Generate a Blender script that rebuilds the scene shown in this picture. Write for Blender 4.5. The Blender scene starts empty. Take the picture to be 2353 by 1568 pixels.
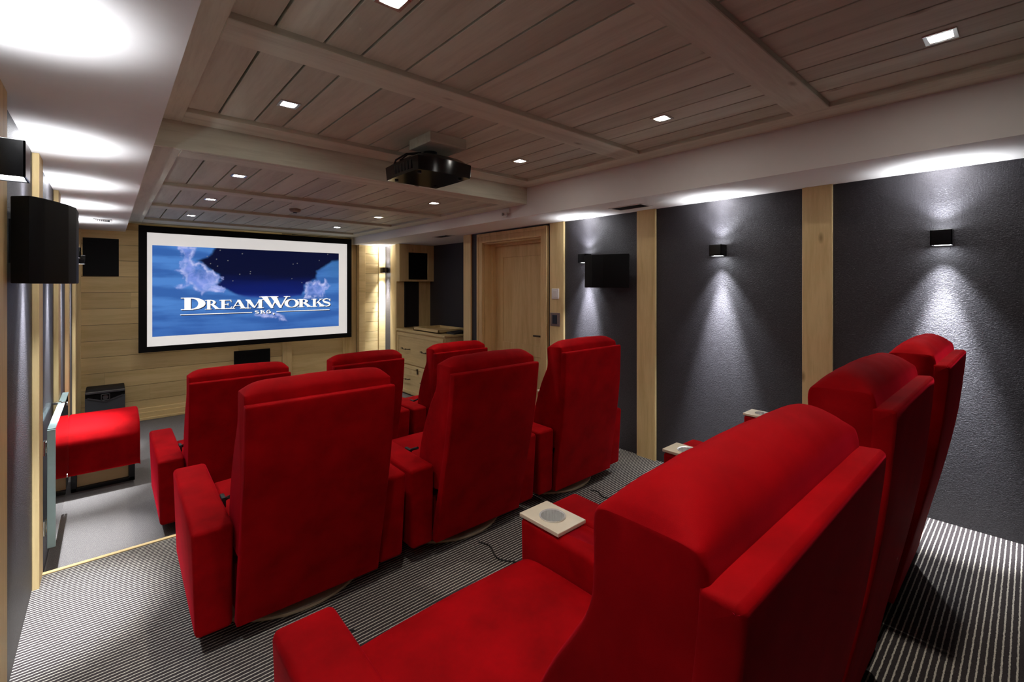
import bpy, bmesh, math, random
from mathutils import Vector, Matrix, noise
random.seed(7)
SC = bpy.context.scene
COL = SC.collection
PI = math.pi

# ------------------------------------------------------------------ materials
def _mat(name):
    m = bpy.data.materials.new(name); m.use_nodes = True
    nt = m.node_tree; nt.nodes.clear()
    out = nt.nodes.new('ShaderNodeOutputMaterial')
    b = nt.nodes.new('ShaderNodeBsdfPrincipled')
    nt.links.new(b.outputs[0], out.inputs[0])
    return m, nt, b
def N(nt, typ, **kw):
    n = nt.nodes.new(typ)
    for k, v in kw.items():
        if k in n.inputs: n.inputs[k].default_value = v
        else: setattr(n, k, v)
    return n
def L(nt, a, b): nt.links.new(a, b)
def lin(r, g, b):
    f = lambda c: (c/255/12.92) if c/255 <= .04045 else ((c/255+.055)/1.055)**2.4
    return (f(r), f(g), f(b), 1)
def ramp(nt, fac, stops):
    r = nt.nodes.new('ShaderNodeValToRGB')
    e = r.color_ramp.elements
    while len(e) < len(stops): e.new(.5)
    for i, (p, c) in enumerate(stops):
        e[i].position = p; e[i].color = c
    L(nt, fac, r.inputs[0]); return r
def mapping(nt, scale, src='Object'):
    tc = nt.nodes.new('ShaderNodeTexCoord'); mp = nt.nodes.new('ShaderNodeMapping')
    mp.inputs['Scale'].default_value = scale
    L(nt, tc.outputs[src], mp.inputs[0]); return mp
def plain(name, col, rough=.5, metal=0, emis=None, es=0, noise_amt=.06, spec=None):
    m, nt, b = _mat(name)
    mp = mapping(nt, (9, 9, 9)); nz = N(nt, 'ShaderNodeTexNoise', Scale=2.0, Detail=3.0)
    L(nt, mp.outputs[0], nz.inputs['Vector'])
    d = 1-noise_amt
    r = ramp(nt, nz.outputs['Fac'], [(.3, (col[0]*d, col[1]*d, col[2]*d, 1)), (.7, col)])
    L(nt, r.outputs[0], b.inputs['Base Color'])
    b.inputs['Roughness'].default_value = rough; b.inputs['Metallic'].default_value = metal
    if spec is not None: b.inputs['Specular IOR Level'].default_value = spec
    if emis:
        b.inputs['Emission Color'].default_value = emis; b.inputs['Emission Strength'].default_value = es
    return m
def wood(name, light, dark, axis='X', rough=.55, knots=True, tone=False, freq=1.0, bump=.15):
    """sawn pine: stretched grain, wavy rings, soft knots; tone = per plank value attribute"""
    m, nt, b = _mat(name)
    k = {'X': (.55, 7, 7), 'Y': (7, .55, 7), 'Z': (7, 7, .55)}[axis]
    k = tuple(c*freq for c in k)
    mp = mapping(nt, k)
    vec = mp.outputs[0]
    if tone:
        at = nt.nodes.new('ShaderNodeAttribute'); at.attribute_name = 'tone'
        ad = N(nt, 'ShaderNodeVectorMath', operation='MULTIPLY_ADD')
        ad.inputs[1].default_value = (37, 23, 31)
        L(nt, at.outputs['Color'], ad.inputs[0]); L(nt, vec, ad.inputs[2]); vec = ad.outputs[0]
    n1 = N(nt, 'ShaderNodeTexNoise', Scale=1.4, Detail=6.0, Roughness=.6, Distortion=.6)
    L(nt, vec, n1.inputs['Vector'])
    n2 = N(nt, 'ShaderNodeTexNoise', Scale=9.0, Detail=4.0, Roughness=.7)
    L(nt, vec, n2.inputs['Vector'])
    mx = N(nt, 'ShaderNodeMath', operation='MULTIPLY_ADD'); mx.inputs[1].default_value = .35
    L(nt, n2.outputs['Fac'], mx.inputs[0]); 
    sc = N(nt, 'ShaderNodeMath', operation='MULTIPLY'); sc.inputs[1].default_value = .75
    L(nt, n1.outputs['Fac'], sc.inputs[0]); L(nt, sc.outputs[0], mx.inputs[2])
    r = ramp(nt, mx.outputs[0], [(.36, dark), (.60, light), (.8, tuple(min(1, c*1.06) for c in light[:3])+(1,))])
    colr = r.outputs[0]
    if knots:
        kk = {'X': (1.7, 4, 4), 'Y': (4, 1.7, 4), 'Z': (4, 4, 1.7)}[axis]
        mp2 = mapping(nt, kk)
        vo = N(nt, 'ShaderNodeTexVoronoi', Scale=.9); L(nt, mp2.outputs[0], vo.inputs['Vector'])
        kr = ramp(nt, vo.outputs['Distance'], [(.02, (.40, .34, .28, 1)), (.07, (1, 1, 1, 1))])
        mm = N(nt, 'ShaderNodeMix', data_type='RGBA', blend_type='MULTIPLY'); mm.inputs[0].default_value = .8
        L(nt, colr, mm.inputs[6]); L(nt, kr.outputs[0], mm.inputs[7]); colr = mm.outputs[2]
    if tone:
        tr = ramp(nt, at.outputs['Fac'], [(0, (.80, .79, .78, 1)), (1, (1.0, 1.0, 1.0, 1))])
        m3 = N(nt, 'ShaderNodeMix', data_type='RGBA', blend_type='MULTIPLY'); m3.inputs[0].default_value = 1
        L(nt, colr, m3.inputs[6]); L(nt, tr.outputs[0], m3.inputs[7]); colr = m3.outputs[2]
    L(nt, colr, b.inputs['Base Color'])
    b.inputs['Roughness'].default_value = rough
    b.inputs['Specular IOR Level'].default_value = .3
    bp = N(nt, 'ShaderNodeBump', Strength=bump, Distance=.003)
    L(nt, n2.outputs['Fac'], bp.inputs['Height']); L(nt, bp.outputs[0], b.inputs['Normal'])
    return m
def velvet():
    m, nt, b = _mat('red_velvet')
    mp = mapping(nt, (5, 5, 5)); nz = N(nt, 'ShaderNodeTexNoise', Scale=1.3, Detail=4.0, Roughness=.55)
    L(nt, mp.outputs[0], nz.inputs['Vector'])
    r = ramp(nt, nz.outputs['Fac'], [(.3, (.20, .0003, .0013, 1)), (.72, (.335, .0006, .0027, 1))])
    L(nt, r.outputs[0], b.inputs['Base Color'])
    b.inputs['Roughness'].default_value = .75
    b.inputs['Specular IOR Level'].default_value = .05
    b.inputs['Sheen Weight'].default_value = .35
    b.inputs['Sheen Roughness'].default_value = .35
    b.inputs['Sheen Tint'].default_value = (1, .015, .05, 1)
    f = N(nt, 'ShaderNodeTexNoise', Scale=900.0, Detail=1.0)
    tc = nt.nodes.new('ShaderNodeTexCoord'); L(nt, tc.outputs['Object'], f.inputs['Vector'])
    bp = N(nt, 'ShaderNodeBump', Strength=.12, Distance=.001)
    L(nt, f.outputs['Fac'], bp.inputs['Height']); L(nt, bp.outputs[0], b.inputs['Normal'])
    return m
def wallfabric():
    m, nt, b = _mat('charcoal_woven_wallcovering')
    mp = mapping(nt, (60, 60, 26)); nz = N(nt, 'ShaderNodeTexNoise', Scale=3.0, Detail=3.0, Roughness=.6)
    L(nt, mp.outputs[0], nz.inputs['Vector'])
    mp2 = mapping(nt, (22, 22, 90)); n2 = N(nt, 'ShaderNodeTexNoise', Scale=4.0, Detail=2.0)
    L(nt, mp2.outputs[0], n2.inputs['Vector'])
    ad = N(nt, 'ShaderNodeMath', operation='ADD'); L(nt, nz.outputs['Fac'], ad.inputs[0]); L(nt, n2.outputs['Fac'], ad.inputs[1])
    r = ramp(nt, ad.outputs[0], [(.0, FAB_A), (1, FAB_B)])
    hf = N(nt, 'ShaderNodeMath', operation='MULTIPLY'); hf.inputs[1].default_value = .5
    L(nt, ad.outputs[0], hf.inputs[0]); L(nt, hf.outputs[0], r.inputs[0])
    L(nt, r.outputs[0], b.inputs['Base Color'])
    b.inputs['Roughness'].default_value = .48
    b.inputs['Specular IOR Level'].default_value = .42
    bp = N(nt, 'ShaderNodeBump', Strength=.8, Distance=.0035)
    L(nt, ad.outputs[0], bp.inputs['Height']); L(nt, bp.outputs[0], b.inputs['Normal'])
    return m
FAB_A = (.015, .0135, .016, 1); FAB_B = (.058, .053, .061, 1)
def carpet(name='striped_carpet', pitch=.0186, light=lin(214, 206, 190), dark=None):
    m, nt, b = _mat(name)
    tc = nt.nodes.new('ShaderNodeTexCoord'); sp = nt.nodes.new('ShaderNodeSeparateXYZ')
    L(nt, tc.outputs['Object'], sp.inputs[0])
    nz = N(nt, 'ShaderNodeTexNoise', Scale=70.0, Detail=3.0); L(nt, tc.outputs['Object'], nz.inputs['Vector'])
    wob = N(nt, 'ShaderNodeMath', operation='MULTIPLY_ADD'); wob.inputs[1].default_value = .005
    L(nt, nz.outputs['Fac'], wob.inputs[0]); L(nt, sp.outputs['Y'], wob.inputs[2])
    dv = N(nt, 'ShaderNodeMath', operation='DIVIDE'); dv.inputs[1].default_value = pitch
    L(nt, wob.outputs[0], dv.inputs[0])
    fr = N(nt, 'ShaderNodeMath', operation='FRACT'); L(nt, dv.outputs[0], fr.inputs[0])
    pp = N(nt, 'ShaderNodeMath', operation='PINGPONG'); pp.inputs[1].default_value = .5
    L(nt, fr.outputs[0], pp.inputs[0])
    r = ramp(nt, pp.outputs[0], [(.10, light), (.155, dark or CARP)])
    n2 = N(nt, 'ShaderNodeTexNoise', Scale=260.0, Detail=2.0); L(nt, tc.outputs['Object'], n2.inputs['Vector'])
    vr = ramp(nt, n2.outputs['Fac'], [(.3, (.62, .62, .62, 1)), (.7, (1, 1, 1, 1))])
    mm = N(nt, 'ShaderNodeMix', data_type='RGBA', blend_type='MULTIPLY'); mm.inputs[0].default_value = 1
    L(nt, r.outputs[0], mm.inputs[6]); L(nt, vr.outputs[0], mm.inputs[7])
    L(nt, mm.outputs[2], b.inputs['Base Color'])
    b.inputs['Roughness'].default_value = .95; b.inputs['Specular IOR Level'].default_value = .1
    bp = N(nt, 'ShaderNodeBump', Strength=.6, Distance=.004)
    L(nt, n2.outputs['Fac'], bp.inputs['Height']); L(nt, bp.outputs[0], b.inputs['Normal'])
    return m
CARP = lin(66, 60, 60)

M = {}
EXP = 1.35; EK = 1/2**EXP
M['velvet'] = velvet()
M['fabric'] = wallfabric()
M['carpet'] = carpet(); M['carpet_fine'] = carpet('fine_ribbed_carpet', .0093, lin(150, 144, 138), lin(96, 92, 91))
WL, WD = lin(229, 203, 148), lin(207, 179, 123)
M['wood_z'] = wood('pale_pine_vertical', WL, WD, 'Z')
M['wood_x'] = wood('pale_pine_horizontal', WL, WD, 'X')
M['wood_plank_x'] = wood('pale_pine_planks', WL, WD, 'X', tone=True)
M['wood_y'] = wood('pale_pine_lengthwise', WL, WD, 'Y')
DL, DD = lin(220, 190, 136), lin(198, 164, 110)
M['door_z'] = wood('oak_door_wood', DL, DD, 'Z', knots=False)
CL, CD = lin(212, 213, 194), lin(188, 187, 168)
M['ceil_y'] = wood('greyed_pine_ceiling_planks', CL, CD, 'Y', tone=True, rough=.6)
M['ceil_x'] = wood('greyed_pine_ceiling_boards', CL, CD, 'X', rough=.6)
M['ceil_yb'] = wood('greyed_pine_border_boards', CL, CD, 'Y', rough=.6)
M['paint'] = plain('white_painted_plaster', lin(228, 224, 220), .8, noise_amt=.02)
M['paint_w'] = plain('white_plastic', lin(225, 220, 215), .4, noise_amt=.02)
M['black'] = plain('matte_black_speaker', (.0045, .0045, .005, 1), .6, spec=.15)
M['blackg'] = plain('gloss_black_plastic', (.006, .006, .007, 1), .12)
M['blackm'] = plain('black_powdercoat', (.012, .012, .013, 1), .4, .3)
M['dark'] = plain('black_shadow_gap', (.01, .008, .008, 1), .9)
M['chrome'] = plain('brushed_steel', (.62, .62, .60, 1), .25, 1.0)
M['bronze'] = plain('bronze_handle', (.10, .07, .045, 1), .35, .9)
M['greige'] = plain('pale_base_plate', lin(190, 175, 150), .5)
M['cup'] = plain('polished_cup_steel', (.88, .88, .86, 1), .2, .65)
M['tray'] = plain('champagne_tray', lin(214, 202, 178), .35, .15)
M['grey'] = plain('grey_grille', lin(120, 112, 108), .6)
M['lens'] = plain('lamp_lens', (1, 1, 1, 1), .5, emis=(.9, .95, 1, 1), es=14)
M['dlens'] = plain('downlight_lens', (1, 1, 1, 1), .5, emis=(1, .95, .88, 1), es=60)
M['rubber'] = plain('black_rubber', (.01, .01, .01, 1), .6)
M['lcd'] = plain('dark_display', lin(40, 48, 66), .15)
def glassmat():
    m, nt, b = _mat('clear_safety_glass')
    mp = mapping(nt, (3, 3, 3)); nz = N(nt, 'ShaderNodeTexNoise', Scale=1.0)
    L(nt, mp.outputs[0], nz.inputs['Vector'])
    r = ramp(nt, nz.outputs['Fac'], [(.3, (.80, .90, .88, 1)), (.7, (.86, .94, .93, 1))])
    L(nt, r.outputs[0], b.inputs['Base Color'])
    b.inputs['Transmission Weight'].default_value = 1; b.inputs['Roughness'].default_value = .03
    b.inputs['IOR'].default_value = 1.5
    return m
M['glass'] = glassmat()

# ------------------------------------------------------------------ helpers
def obj(name, bm, mat, parent=None, smooth=False, world=False):
    me = bpy.data.meshes.new(name)
    bmesh.ops.recalc_face_normals(bm, faces=bm.faces)
    bm.to_mesh(me); bm.free()
    for mt in (mat if isinstance(mat, (list, tuple)) else [mat]): me.materials.append(mt)
    if smooth:
        for p in me.polygons: p.use_smooth = True
        try: me.set_sharp_from_angle(angle=math.radians(smooth if smooth is not True else 50))
        except Exception: pass
    o = bpy.data.objects.new(name, me); COL.objects.link(o)
    if parent: o.parent = parent
    return o
def thing(name, label, cat, loc=(0, 0, 0), rz=0, group=None, kind=None):
    o = bpy.data.objects.new(name, None); COL.objects.link(o)
    o.empty_display_size = .05
    o.location = loc; o.rotation_euler = (0, 0, rz)
    return tag(o, label, cat, group, kind)
def tag(o, label=None, cat=None, group=None, kind=None):
    if label: o['label'] = label
    if cat: o['category'] = cat
    if group: o['group'] = group
    if kind: o['kind'] = kind
    return o
def struct(o, label=None):
    o['kind'] = 'structure'
    if label: o['label'] = label
    return o
def box(bm, x0, x1, y0, y1, z0, z1, r=0, seg=2, mi=0):
    return hexa(bm, [(x0,y0,z0),(x1,y0,z0),(x1,y1,z0),(x0,y1,z0),(x0,y0,z1),(x1,y0,z1),(x1,y1,z1),(x0,y1,z1)], r, seg, mi)
def hexa(bm, vs, r=0, seg=2, mi=0):
    V = [bm.verts.new(v) for v in vs]
    fs = [bm.faces.new([V[i] for i in q]) for q in ((3,2,1,0),(4,5,6,7),(0,1,5,4),(1,2,6,5),(2,3,7,6),(3,0,4,7))]
    for f in fs: f.material_index = mi
    if r > 0:
        es = list({e for f in fs for e in f.edges})
        bmesh.ops.bevel(bm, geom=es, offset=r, segments=seg, profile=.5, affect='EDGES', material=mi)
    return V
def B(): return bmesh.new()
def cyl(bm, c, r, h, axis='Z', n=32, r2=None):
    """cylinder from c along +axis"""
    r2 = r if r2 is None else r2
    mt = {'Z': Matrix.Identity(4), 'X': Matrix.Rotation(PI/2, 4, 'Y'), 'Y': Matrix.Rotation(-PI/2, 4, 'X')}[axis]
    mt = Matrix.Translation(c) @ mt @ Matrix.Translation((0, 0, h/2))
    bmesh.ops.create_cone(bm, cap_ends=True, cap_tris=False, segments=n, radius1=r, radius2=r2, depth=h, matrix=mt)
def lathe(bm, prof, c=(0, 0, 0), n=40):
    rings = []
    for r, z in prof:
        rings.append([bm.verts.new((c[0]+r*math.cos(2*PI*i/n), c[1]+r*math.sin(2*PI*i/n), c[2]+z)) for i in range(n)])
    for a, b in zip(rings, rings[1:]):
        for i in range(n): bm.faces.new((a[i], a[(i+1) % n], b[(i+1) % n], b[i]))
    return rings
def tube(bm, pts, r, n=8):
    pts = [Vector(p) for p in pts]; rings = []
    for i, p in enumerate(pts):
        t = (pts[min(i+1, len(pts)-1)] - pts[max(i-1, 0)]).normalized()
        a = t.cross(Vector((0, 0, 1)))
        if a.length < 1e-3: a = t.cross(Vector((1, 0, 0)))
        a.normalize(); b_ = t.cross(a)
        rings.append([bm.verts.new(p + a*r*math.cos(2*PI*k/n) + b_*r*math.sin(2*PI*k/n)) for k in range(n)])
    for A_, B_ in zip(rings, rings[1:]):
        for k in range(n): bm.faces.new((A_[k], A_[(k+1) % n], B_[(k+1) % n], B_[k]))
    bm.faces.new(rings[0][::-1]); bm.faces.new(rings[-1])
def prism(bm, poly, z0, z1, mi=0):
    a = [bm.verts.new((x, y, z0)) for x, y in poly]; b = [bm.verts.new((x, y, z1)) for x, y in poly]
    n = len(poly)
    fs = [bm.faces.new(a[::-1]), bm.faces.new(b)] + [bm.faces.new((a[i], a[(i+1) % n], b[(i+1) % n], b[i])) for i in range(n)]
    for f in fs: f.material_index = mi
def catmull(P, sub=4, closed=True):
    out = []; n = len(P)
    for i in range(n if closed else n-1):
        g = lambda k: Vector(P[k % n]) if closed else Vector(P[max(0, min(n-1, k))])
        p0, p1, p2, p3 = g(i-1), g(i), g(i+1), g(i+2)
        for s in range(sub):
            t = s/sub
            out.append(.5*((2*p1)+(-p0+p2)*t+(2*p0-5*p1+4*p2-p3)*t*t+(-p0+3*p1-3*p2+p3)*t**3))
    return out
def loft(bm, prof, x0, x1, r, seg=6, mid=10, warp=None, sharp=False):
    """profile in (y,z) lofted along x with pillow-rounded ends"""
    P = [Vector(p) for p in prof]; n = len(P)
    area = sum(P[i].x*P[(i+1) % n].y - P[(i+1) % n].x*P[i].y for i in range(n))
    if area < 0: P.reverse()
    nor = []
    for i in range(n):
        t = (P[(i+1) % n] - P[i-1]); nor.append(Vector((-t.y, t.x)).normalized())
    secs = []
    for k in range(seg+1):
        th = k/seg*PI/2; secs.append((x0 + r*(1-math.cos(th)), r*(1-math.sin(th))))
    for k in range(1, mid): secs.append((x0+r+(x1-x0-2*r)*k/mid, 0))
    for k in range(seg, -1, -1):
        th = k/seg*PI/2; secs.append((x1 - r*(1-math.cos(th)), r*(1-math.sin(th))))
    rings = []
    for x, e in secs:
        ring = []
        for i in range(n):
            q = P[i] + nor[i]*e
            v = Vector((x, q.x, q.y))
            if warp: v = Vector(warp(v))
            ring.append(bm.verts.new(v))
        rings.append(ring)
    for a, b in zip(rings, rings[1:]):
        for i in range(n): bm.faces.new((a[i], b[i], b[(i+1) % n], a[(i+1) % n]))
    bm.faces.new(rings[0][::-1]); bm.faces.new(rings[-1])

# ------------------------------------------------------------------ camera
F_PX, HY, A = 1054.0, 655.0, math.atan((1176.5-248)/1054.0)
cam_d = bpy.data.cameras.new('camera'); cam = bpy.data.objects.new('camera', cam_d); COL.objects.link(cam)
cam_d.sensor_width = 36; cam_d.lens = 36*F_PX/2353
cam_d.shift_y = -(784-HY)/2353
cam_d.clip_start = .02
cam.location = (0, 0, 1.5); cam.rotation_euler = (PI/2, 0, -A)
SC.camera = cam

# ------------------------------------------------------------------ room constants
XL, XR, XA = -.28, 3.52, 4.07       # left wall, right wall, alcove wall
YB, YF = -1.6, 7.35                 # behind the camera, screen wall
ZF, ZM, ZR = -.18, 0., .168          # three floor levels
ZS = 2.15                           # soffit underside
ZC, ZCF = 2.44, 2.414               # main ceiling planks / frames
ZL, ZLF = 2.285, 2.26               # lower ceiling
SL, SR = .16, 2.965                 # soffit inner faces
YS = 3.18                           # ceiling step

# floors
b = B(); box(b, XL-.1, XR+.1, 1.28, 3.385, -.4, ZM); struct(obj('floor', b, M['carpet']), 'striped grey carpet of the middle seating tier')
b = B(); box(b, XL-.1, XA+.1, 3.40, YF+.1, -.4, ZF); struct(obj('floor', b, M['carpet_fine']), 'fine ribbed grey carpet of the lowest tier before the screen')
b = B(); box(b, XL-.1, XR+.1, YB-.1, 1.27, -.4, ZR); struct(obj('floor', b, M['carpet']), 'striped grey carpet of the raised rear tier')
b = B(); box(b, XL, XR, 3.375, 3.40, ZF-.02, ZM+.006, .003); struct(obj('trim_1', b, M['wood_x']), 'pale wooden nosing on the step edge')
b = B(); box(b, XL, XR, 1.262, 1.285, ZM-.02, ZR+.004, .003); struct(obj('trim_2', b, M['wood_x']), 'wooden nosing of the rear tier')

# walls
b = B(); box(b, XL-.1, XL, YB, YF+.1, -.4, 2.6); struct(obj('wall_left', b, M['fabric']), 'left wall in charcoal woven covering')
b = B()
box(b, XR, XR+.3, YB, 3.49, -.4, 2.6)
box(b, XR, XR+.3, 4.53, 4.93, -.4, 2.6); box(b, XR, XR+.3, 3.49, 4.53, 2.02, 2.6)
box(b, XR, XR+.6, 6.72, YF+.1, -.4, 2.6)
struct(obj('wall_right', b, M['fabric']), 'right wall in charcoal woven covering')
b = B(); box(b, XA, XA+.1, 4.8, 6.8, -.4, 2.6); box(b, XR+.3, XA, 4.83, 4.93, -.4, 2.6); struct(obj('wall_alcove', b, M['fabric']), 'dark back of the alcove beside the screen wall')
b = B(); box(b, XL-.1, XR+.6, YB-.1, YB, -.4, 2.6); struct(obj('wall_back', b, M['fabric']), 'rear wall behind the last row')

# planked screen wall
def planks(bm, x0, x1, z0, z1, y0, y1, pitch, off=0, gap=.004, joint=True):
    tl = bm.loops.layers.float_color.new('tone') if 'tone' not in bm.loops.layers.float_color else bm.loops.layers.float_color['tone']
    z = z0-off
    while z < z1:
        a, c = max(z, z0)+gap/2, min(z+pitch, z1)-gap/2
        if c-a > .01:
            xs = [x0] + ([random.uniform(x0+.2, x1-.2)] if (joint and random.random() < .6 and x1-x0 > .8) else []) + [x1]
            for p, q in zip(xs, xs[1:]):
                n0 = len(bm.faces); box(bm, p, q-.001, y0, y1, a, c)
                bm.faces.ensure_lookup_table(); t = random.random()
                for f in bm.faces[n0:]:
                    for l in f.loops: l[tl] = (t, random.random()*0+t, t, 1)
        z += pitch
b = B()
planks(b, XL, 1.93, ZF, 2.4, YF-.02, YF, .192, .14)
struct(obj('wall_front', b, M['wood_plank_x']), 'screen wall of horizontal pale pine planks')
b = B(); box(b, XL-.1, XR+.6, YF, YF+.1, -.4, 2.6); struct(obj('wall_front', b, M['dark']), 'backing behind the planks of the screen wall')
# recessed door/panel behind the screen
d = thing('door_1', None, None, (0, 0, 0), kind='structure'); d['label'] = 'pale wooden panel door partly hidden by the projection screen'
b = B(); box(b, 2.06, 2.83, YF-.012, YF-.001, ZF, 2.25); box(b, 2.06, 2.83, YF-.013, YF-.004, ZF, .35, .004); obj('leaf', b, M['wood_x'], d)
for x0, x1 in ((1.93, 2.06), (2.83, 2.99)):
    b = B(); box(b, x0, x1, YF-.05, YF-.001, ZF, 2.25, .004); box(b, x0+.03, x0+.05, YF-.056, YF-.04, ZF, 2.25, .003); obj('casing', b, M['wood_z'], d)
b = B(); box(b, 2.99, 3.06, YF-.01, YF, ZF, 2.25)
struct(obj('trim_3', b, M['wood_z']), 'narrow shaded wooden strip between door casing and corner panel')
b = B()
planks(b, 3.17, 3.40, ZF, 2.149, YF-.10, YF-.02, .16, .05, joint=False)
tl = b.loops.layers.float_color['tone']
n0 = len(b.faces); box(b, 3.06, 3.17, YF-.12, YF-.02, ZF, 2.149, .004); box(b, 3.40, 3.52, YF-.12, YF-.02, ZF, 2.149, .004)
struct(obj('trim_4', b, M['wood_plank_x']), 'corner panel of pale planks between the screen and the right wall')
# baseboard front: stepped
b = B(); box(b, XL, 1.93, YF-.045, YF-.02, ZF, -.035, .004); box(b, XL, 1.93, YF-.06, YF-.02, ZF, -.085, .004); box(b, XL, 1.93, YF-.075, YF-.02, ZF, -.15, .003)
struct(obj('baseboard_front', b, M['wood_x']), 'stepped pale wooden skirting under the screen wall')
b = B(); box(b, XL, XL+.045, 7.27, YF-.02, ZF, ZS, .003); struct(obj('trim_5', b, M['wood_z']), 'narrow wooden corner strip left of the screen wall')

# posts
n = 6
def post(x0, x1, y0, y1, z0, z1=ZS, lab=''):
    global n
    b = B(); box(b, x0, x1, y0, y1, z0, z1, .003)
    struct(obj('trim_%d' % n, b, M['wood_z']), lab); n += 1
PX = XR-.026
post(PX, XR, .853, 1.023, ZR-.2, lab='pale pine post on the right wall beside the rear row')
post(PX, XR, 2.125, 2.306, ZM-.02, lab='pale pine post on the right wall beside the middle row')
post(PX, XR, 3.17, 3.365, ZM-.02, lab='pale pine post carrying the wall switches')
post(PX, XR, 4.77, 4.93, ZF, lab='pale pine post at the near side of the alcove')
post(PX, XR, 6.72, 7.0, ZF, lab='pale pine post at the far side of the alcove')
QX = XL+.026
post(XL, QX, .85, 1.02, ZR-.2, lab='pale pine post on the left wall next to the camera')
post(XL, QX, 2.08, 2.28, ZM-.02, lab='pale pine post at the left picture edge')
post(XL, QX, 3.24, 3.41, ZF, lab='pale pine post where the step meets the left wall')
post(XL, QX, 4.42, 4.60, ZF, lab='pale pine post on the left wall behind the glass gate')
post(XL, QX, 5.52, 5.68, ZF, lab='pale pine post on the left wall next to the ottoman')
post(XL, QX, 6.60, 6.80, ZF, lab='pale pine post on the left wall nearest the screen wall')

# soffits
b = B(); box(b, XL, SL, YB, YF, ZS, 2.6); struct(obj('ceiling', b, M['paint']), 'white dropped soffit along the left wall')
b = B(); box(b, SR, XA, YB, YF, ZS, 2.6); struct(obj('ceiling', b, M['paint']), 'white dropped soffit along the right wall')

# ceiling planks
GX = [.31, .457, .632, .781, .983, 1.161, 1.32, 1.524, 1.704, 1.865, 2.088, 2.275, 2.438, 2.61, 2.80]
GX = [SL-.02] + GX[1:-1] + [SR+.02]
def ceilplanks(bm, y0, y1, z, h=.03):
    tl = bm.loops.layers.float_color.new('tone') if 'tone' not in bm.loops.layers.float_color else bm.loops.layers.float_color['tone']
    for a, c in zip(GX, GX[1:]):
        n0 = len(bm.faces); box(bm, a+.005, c-.005, y0, y1, z, z+h, .0015, 1)
        bm.faces.ensure_lookup_table(); t = random.random()
        for f in bm.faces[n0:]:
            for l in f.loops: l[tl] = (t, t, t, 1)
b = B()
for y0, y1 in ((YB, .77), (.77, 1.92), (1.92, 3.1)): ceilplanks(b, y0, y1, ZC)
struct(obj('ceiling', b, M['ceil_y']), 'greyed pine plank ceiling over the seats')
b = B()
for y0, y1 in ((3.2, 4.44), (4.44, 5.63), (5.63, YF)): ceilplanks(b, y0, y1, ZL)
struct(obj('ceiling', b, M['ceil_y']), 'lower greyed pine plank ceiling in front of the screen')
b = B(); box(b, SL-.05, SR+.05, YB, 3.2, ZC+.031, 2.6); box(b, SL-.05, SR+.05, 3.2, YF, ZL+.031, 2.6)
struct(obj('ceiling', b, M['dark']), 'dark backing above the ceiling planks')
# frame boards
BL, BR = .31, 2.785
def boards(name, spec, mat, lab):
    b = B()
    for (x0, x1, y0, y1, z0, z1) in spec: box(b, x0, x1, y0, y1, z0, z1, .003, 1)
    struct(obj(name, b, mat), lab)
boards('trim_21', [(SL, BL, YB, YS-.031, ZCF, ZC+.01), (BR, SR, YB, YS-.031, ZCF, ZC+.01)], M['ceil_yb'], 'border boards along the sides of the main ceiling')
for i, (y0, y1) in enumerate([(.69, .855), (1.82, 2.0), (2.955, YS-.031), (-.6, -.43)]):
    boards('trim_%d' % (22+i), [(BL-.001, BR+.001, y0, y1, ZCF-.0012, ZC+.01)], M['ceil_x'], ['flat cross board of the ceiling over the rear row', 'flat cross board of the ceiling before the projector', 'flat cross board of the ceiling beyond the projector', 'flat cross board of the ceiling behind the camera'][i])
boards('trim_26', [(SL, SR, YS-.03, YS, ZLF, ZC+.01)], M['ceil_x'], 'upright fascia board where the ceiling steps down')
boards('trim_27', [(SL, BL, YS, YF-.02, ZLF, ZL+.01), (BR, SR, YS, YF-.02, ZLF, ZL+.01)], M['ceil_yb'], 'border boards along the sides of the lower ceiling')
for i, (y0, y1) in enumerate([(YS, 3.34), (4.36, 4.52), (5.555, 5.71), (6.80, YF-.02)]):
    boards('trim_%d' % (28+i), [(BL-.001, BR+.001, y0+.0005, y1, ZLF-.0012, ZL+.01)], M['ceil_x'], ['first', 'second', 'third', 'last'][i]+' cross board of the lower ceiling counted from the step')

# ------------------------------------------------------------------ door on the right wall
d = thing('door_2', None, None, (0, 0, 0), kind='structure'); d['label'] = 'closed oak door with two panels in the right wall'
def cas(x0, x1, y0, y1, z0, z1, nm='casing'):
    b = B(); box(b, x0, x1, y0, y1, z0, z1, .004); return b
b = cas(3.485, XR, 4.52, 4.62, ZF, 2.13); box(b, 3.475, 3.5, 4.585, 4.62, ZF, 2.13, .004); obj('casing', b, M['door_z'], d)
b = cas(3.485, XR, 3.397, 3.495, ZF, 2.13); box(b, 3.475, 3.5, 3.397, 3.43, ZF, 2.13, .004); obj('casing', b, M['door_z'], d)
b = cas(3.484, XR, 3.44, 4.575, 2.02, 2.13); box(b, 3.474, 3.5, 3.40, 4.615, 2.095, 2.131, .004); obj('head_casing', b, M['door_z'], d)
b = B(); box(b, XR, 3.8, 4.515, 4.53, ZF, 2.02); box(b, XR, 3.8, 3.49, 3.505, ZF, 2.02); box(b, XR, 3.8, 3.505, 4.515, 2.005, 2.02)
box(b, 3.63, 3.70, 4.49, 4.515, ZF, 2.0); box(b, 3.63, 3.70, 3.505, 4.49, 1.98, 2.004); obj('jamb', b, M['door_z'], d)
b = B(); box(b, 3.70, 3.74, 3.505, 4.49, ZF, 1.98)
for y0, y1, z0, z1 in ((3.505, 3.64, ZF, 1.98), (4.36, 4.49, ZF, 1.98), (3.64, 4.36, 1.84, 1.98), (3.64, 4.36, .67, .80), (3.64, 4.36, ZF, 0)):
    box(b, 3.69, 3.705, y0, y1, z0, z1, .003)
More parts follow.
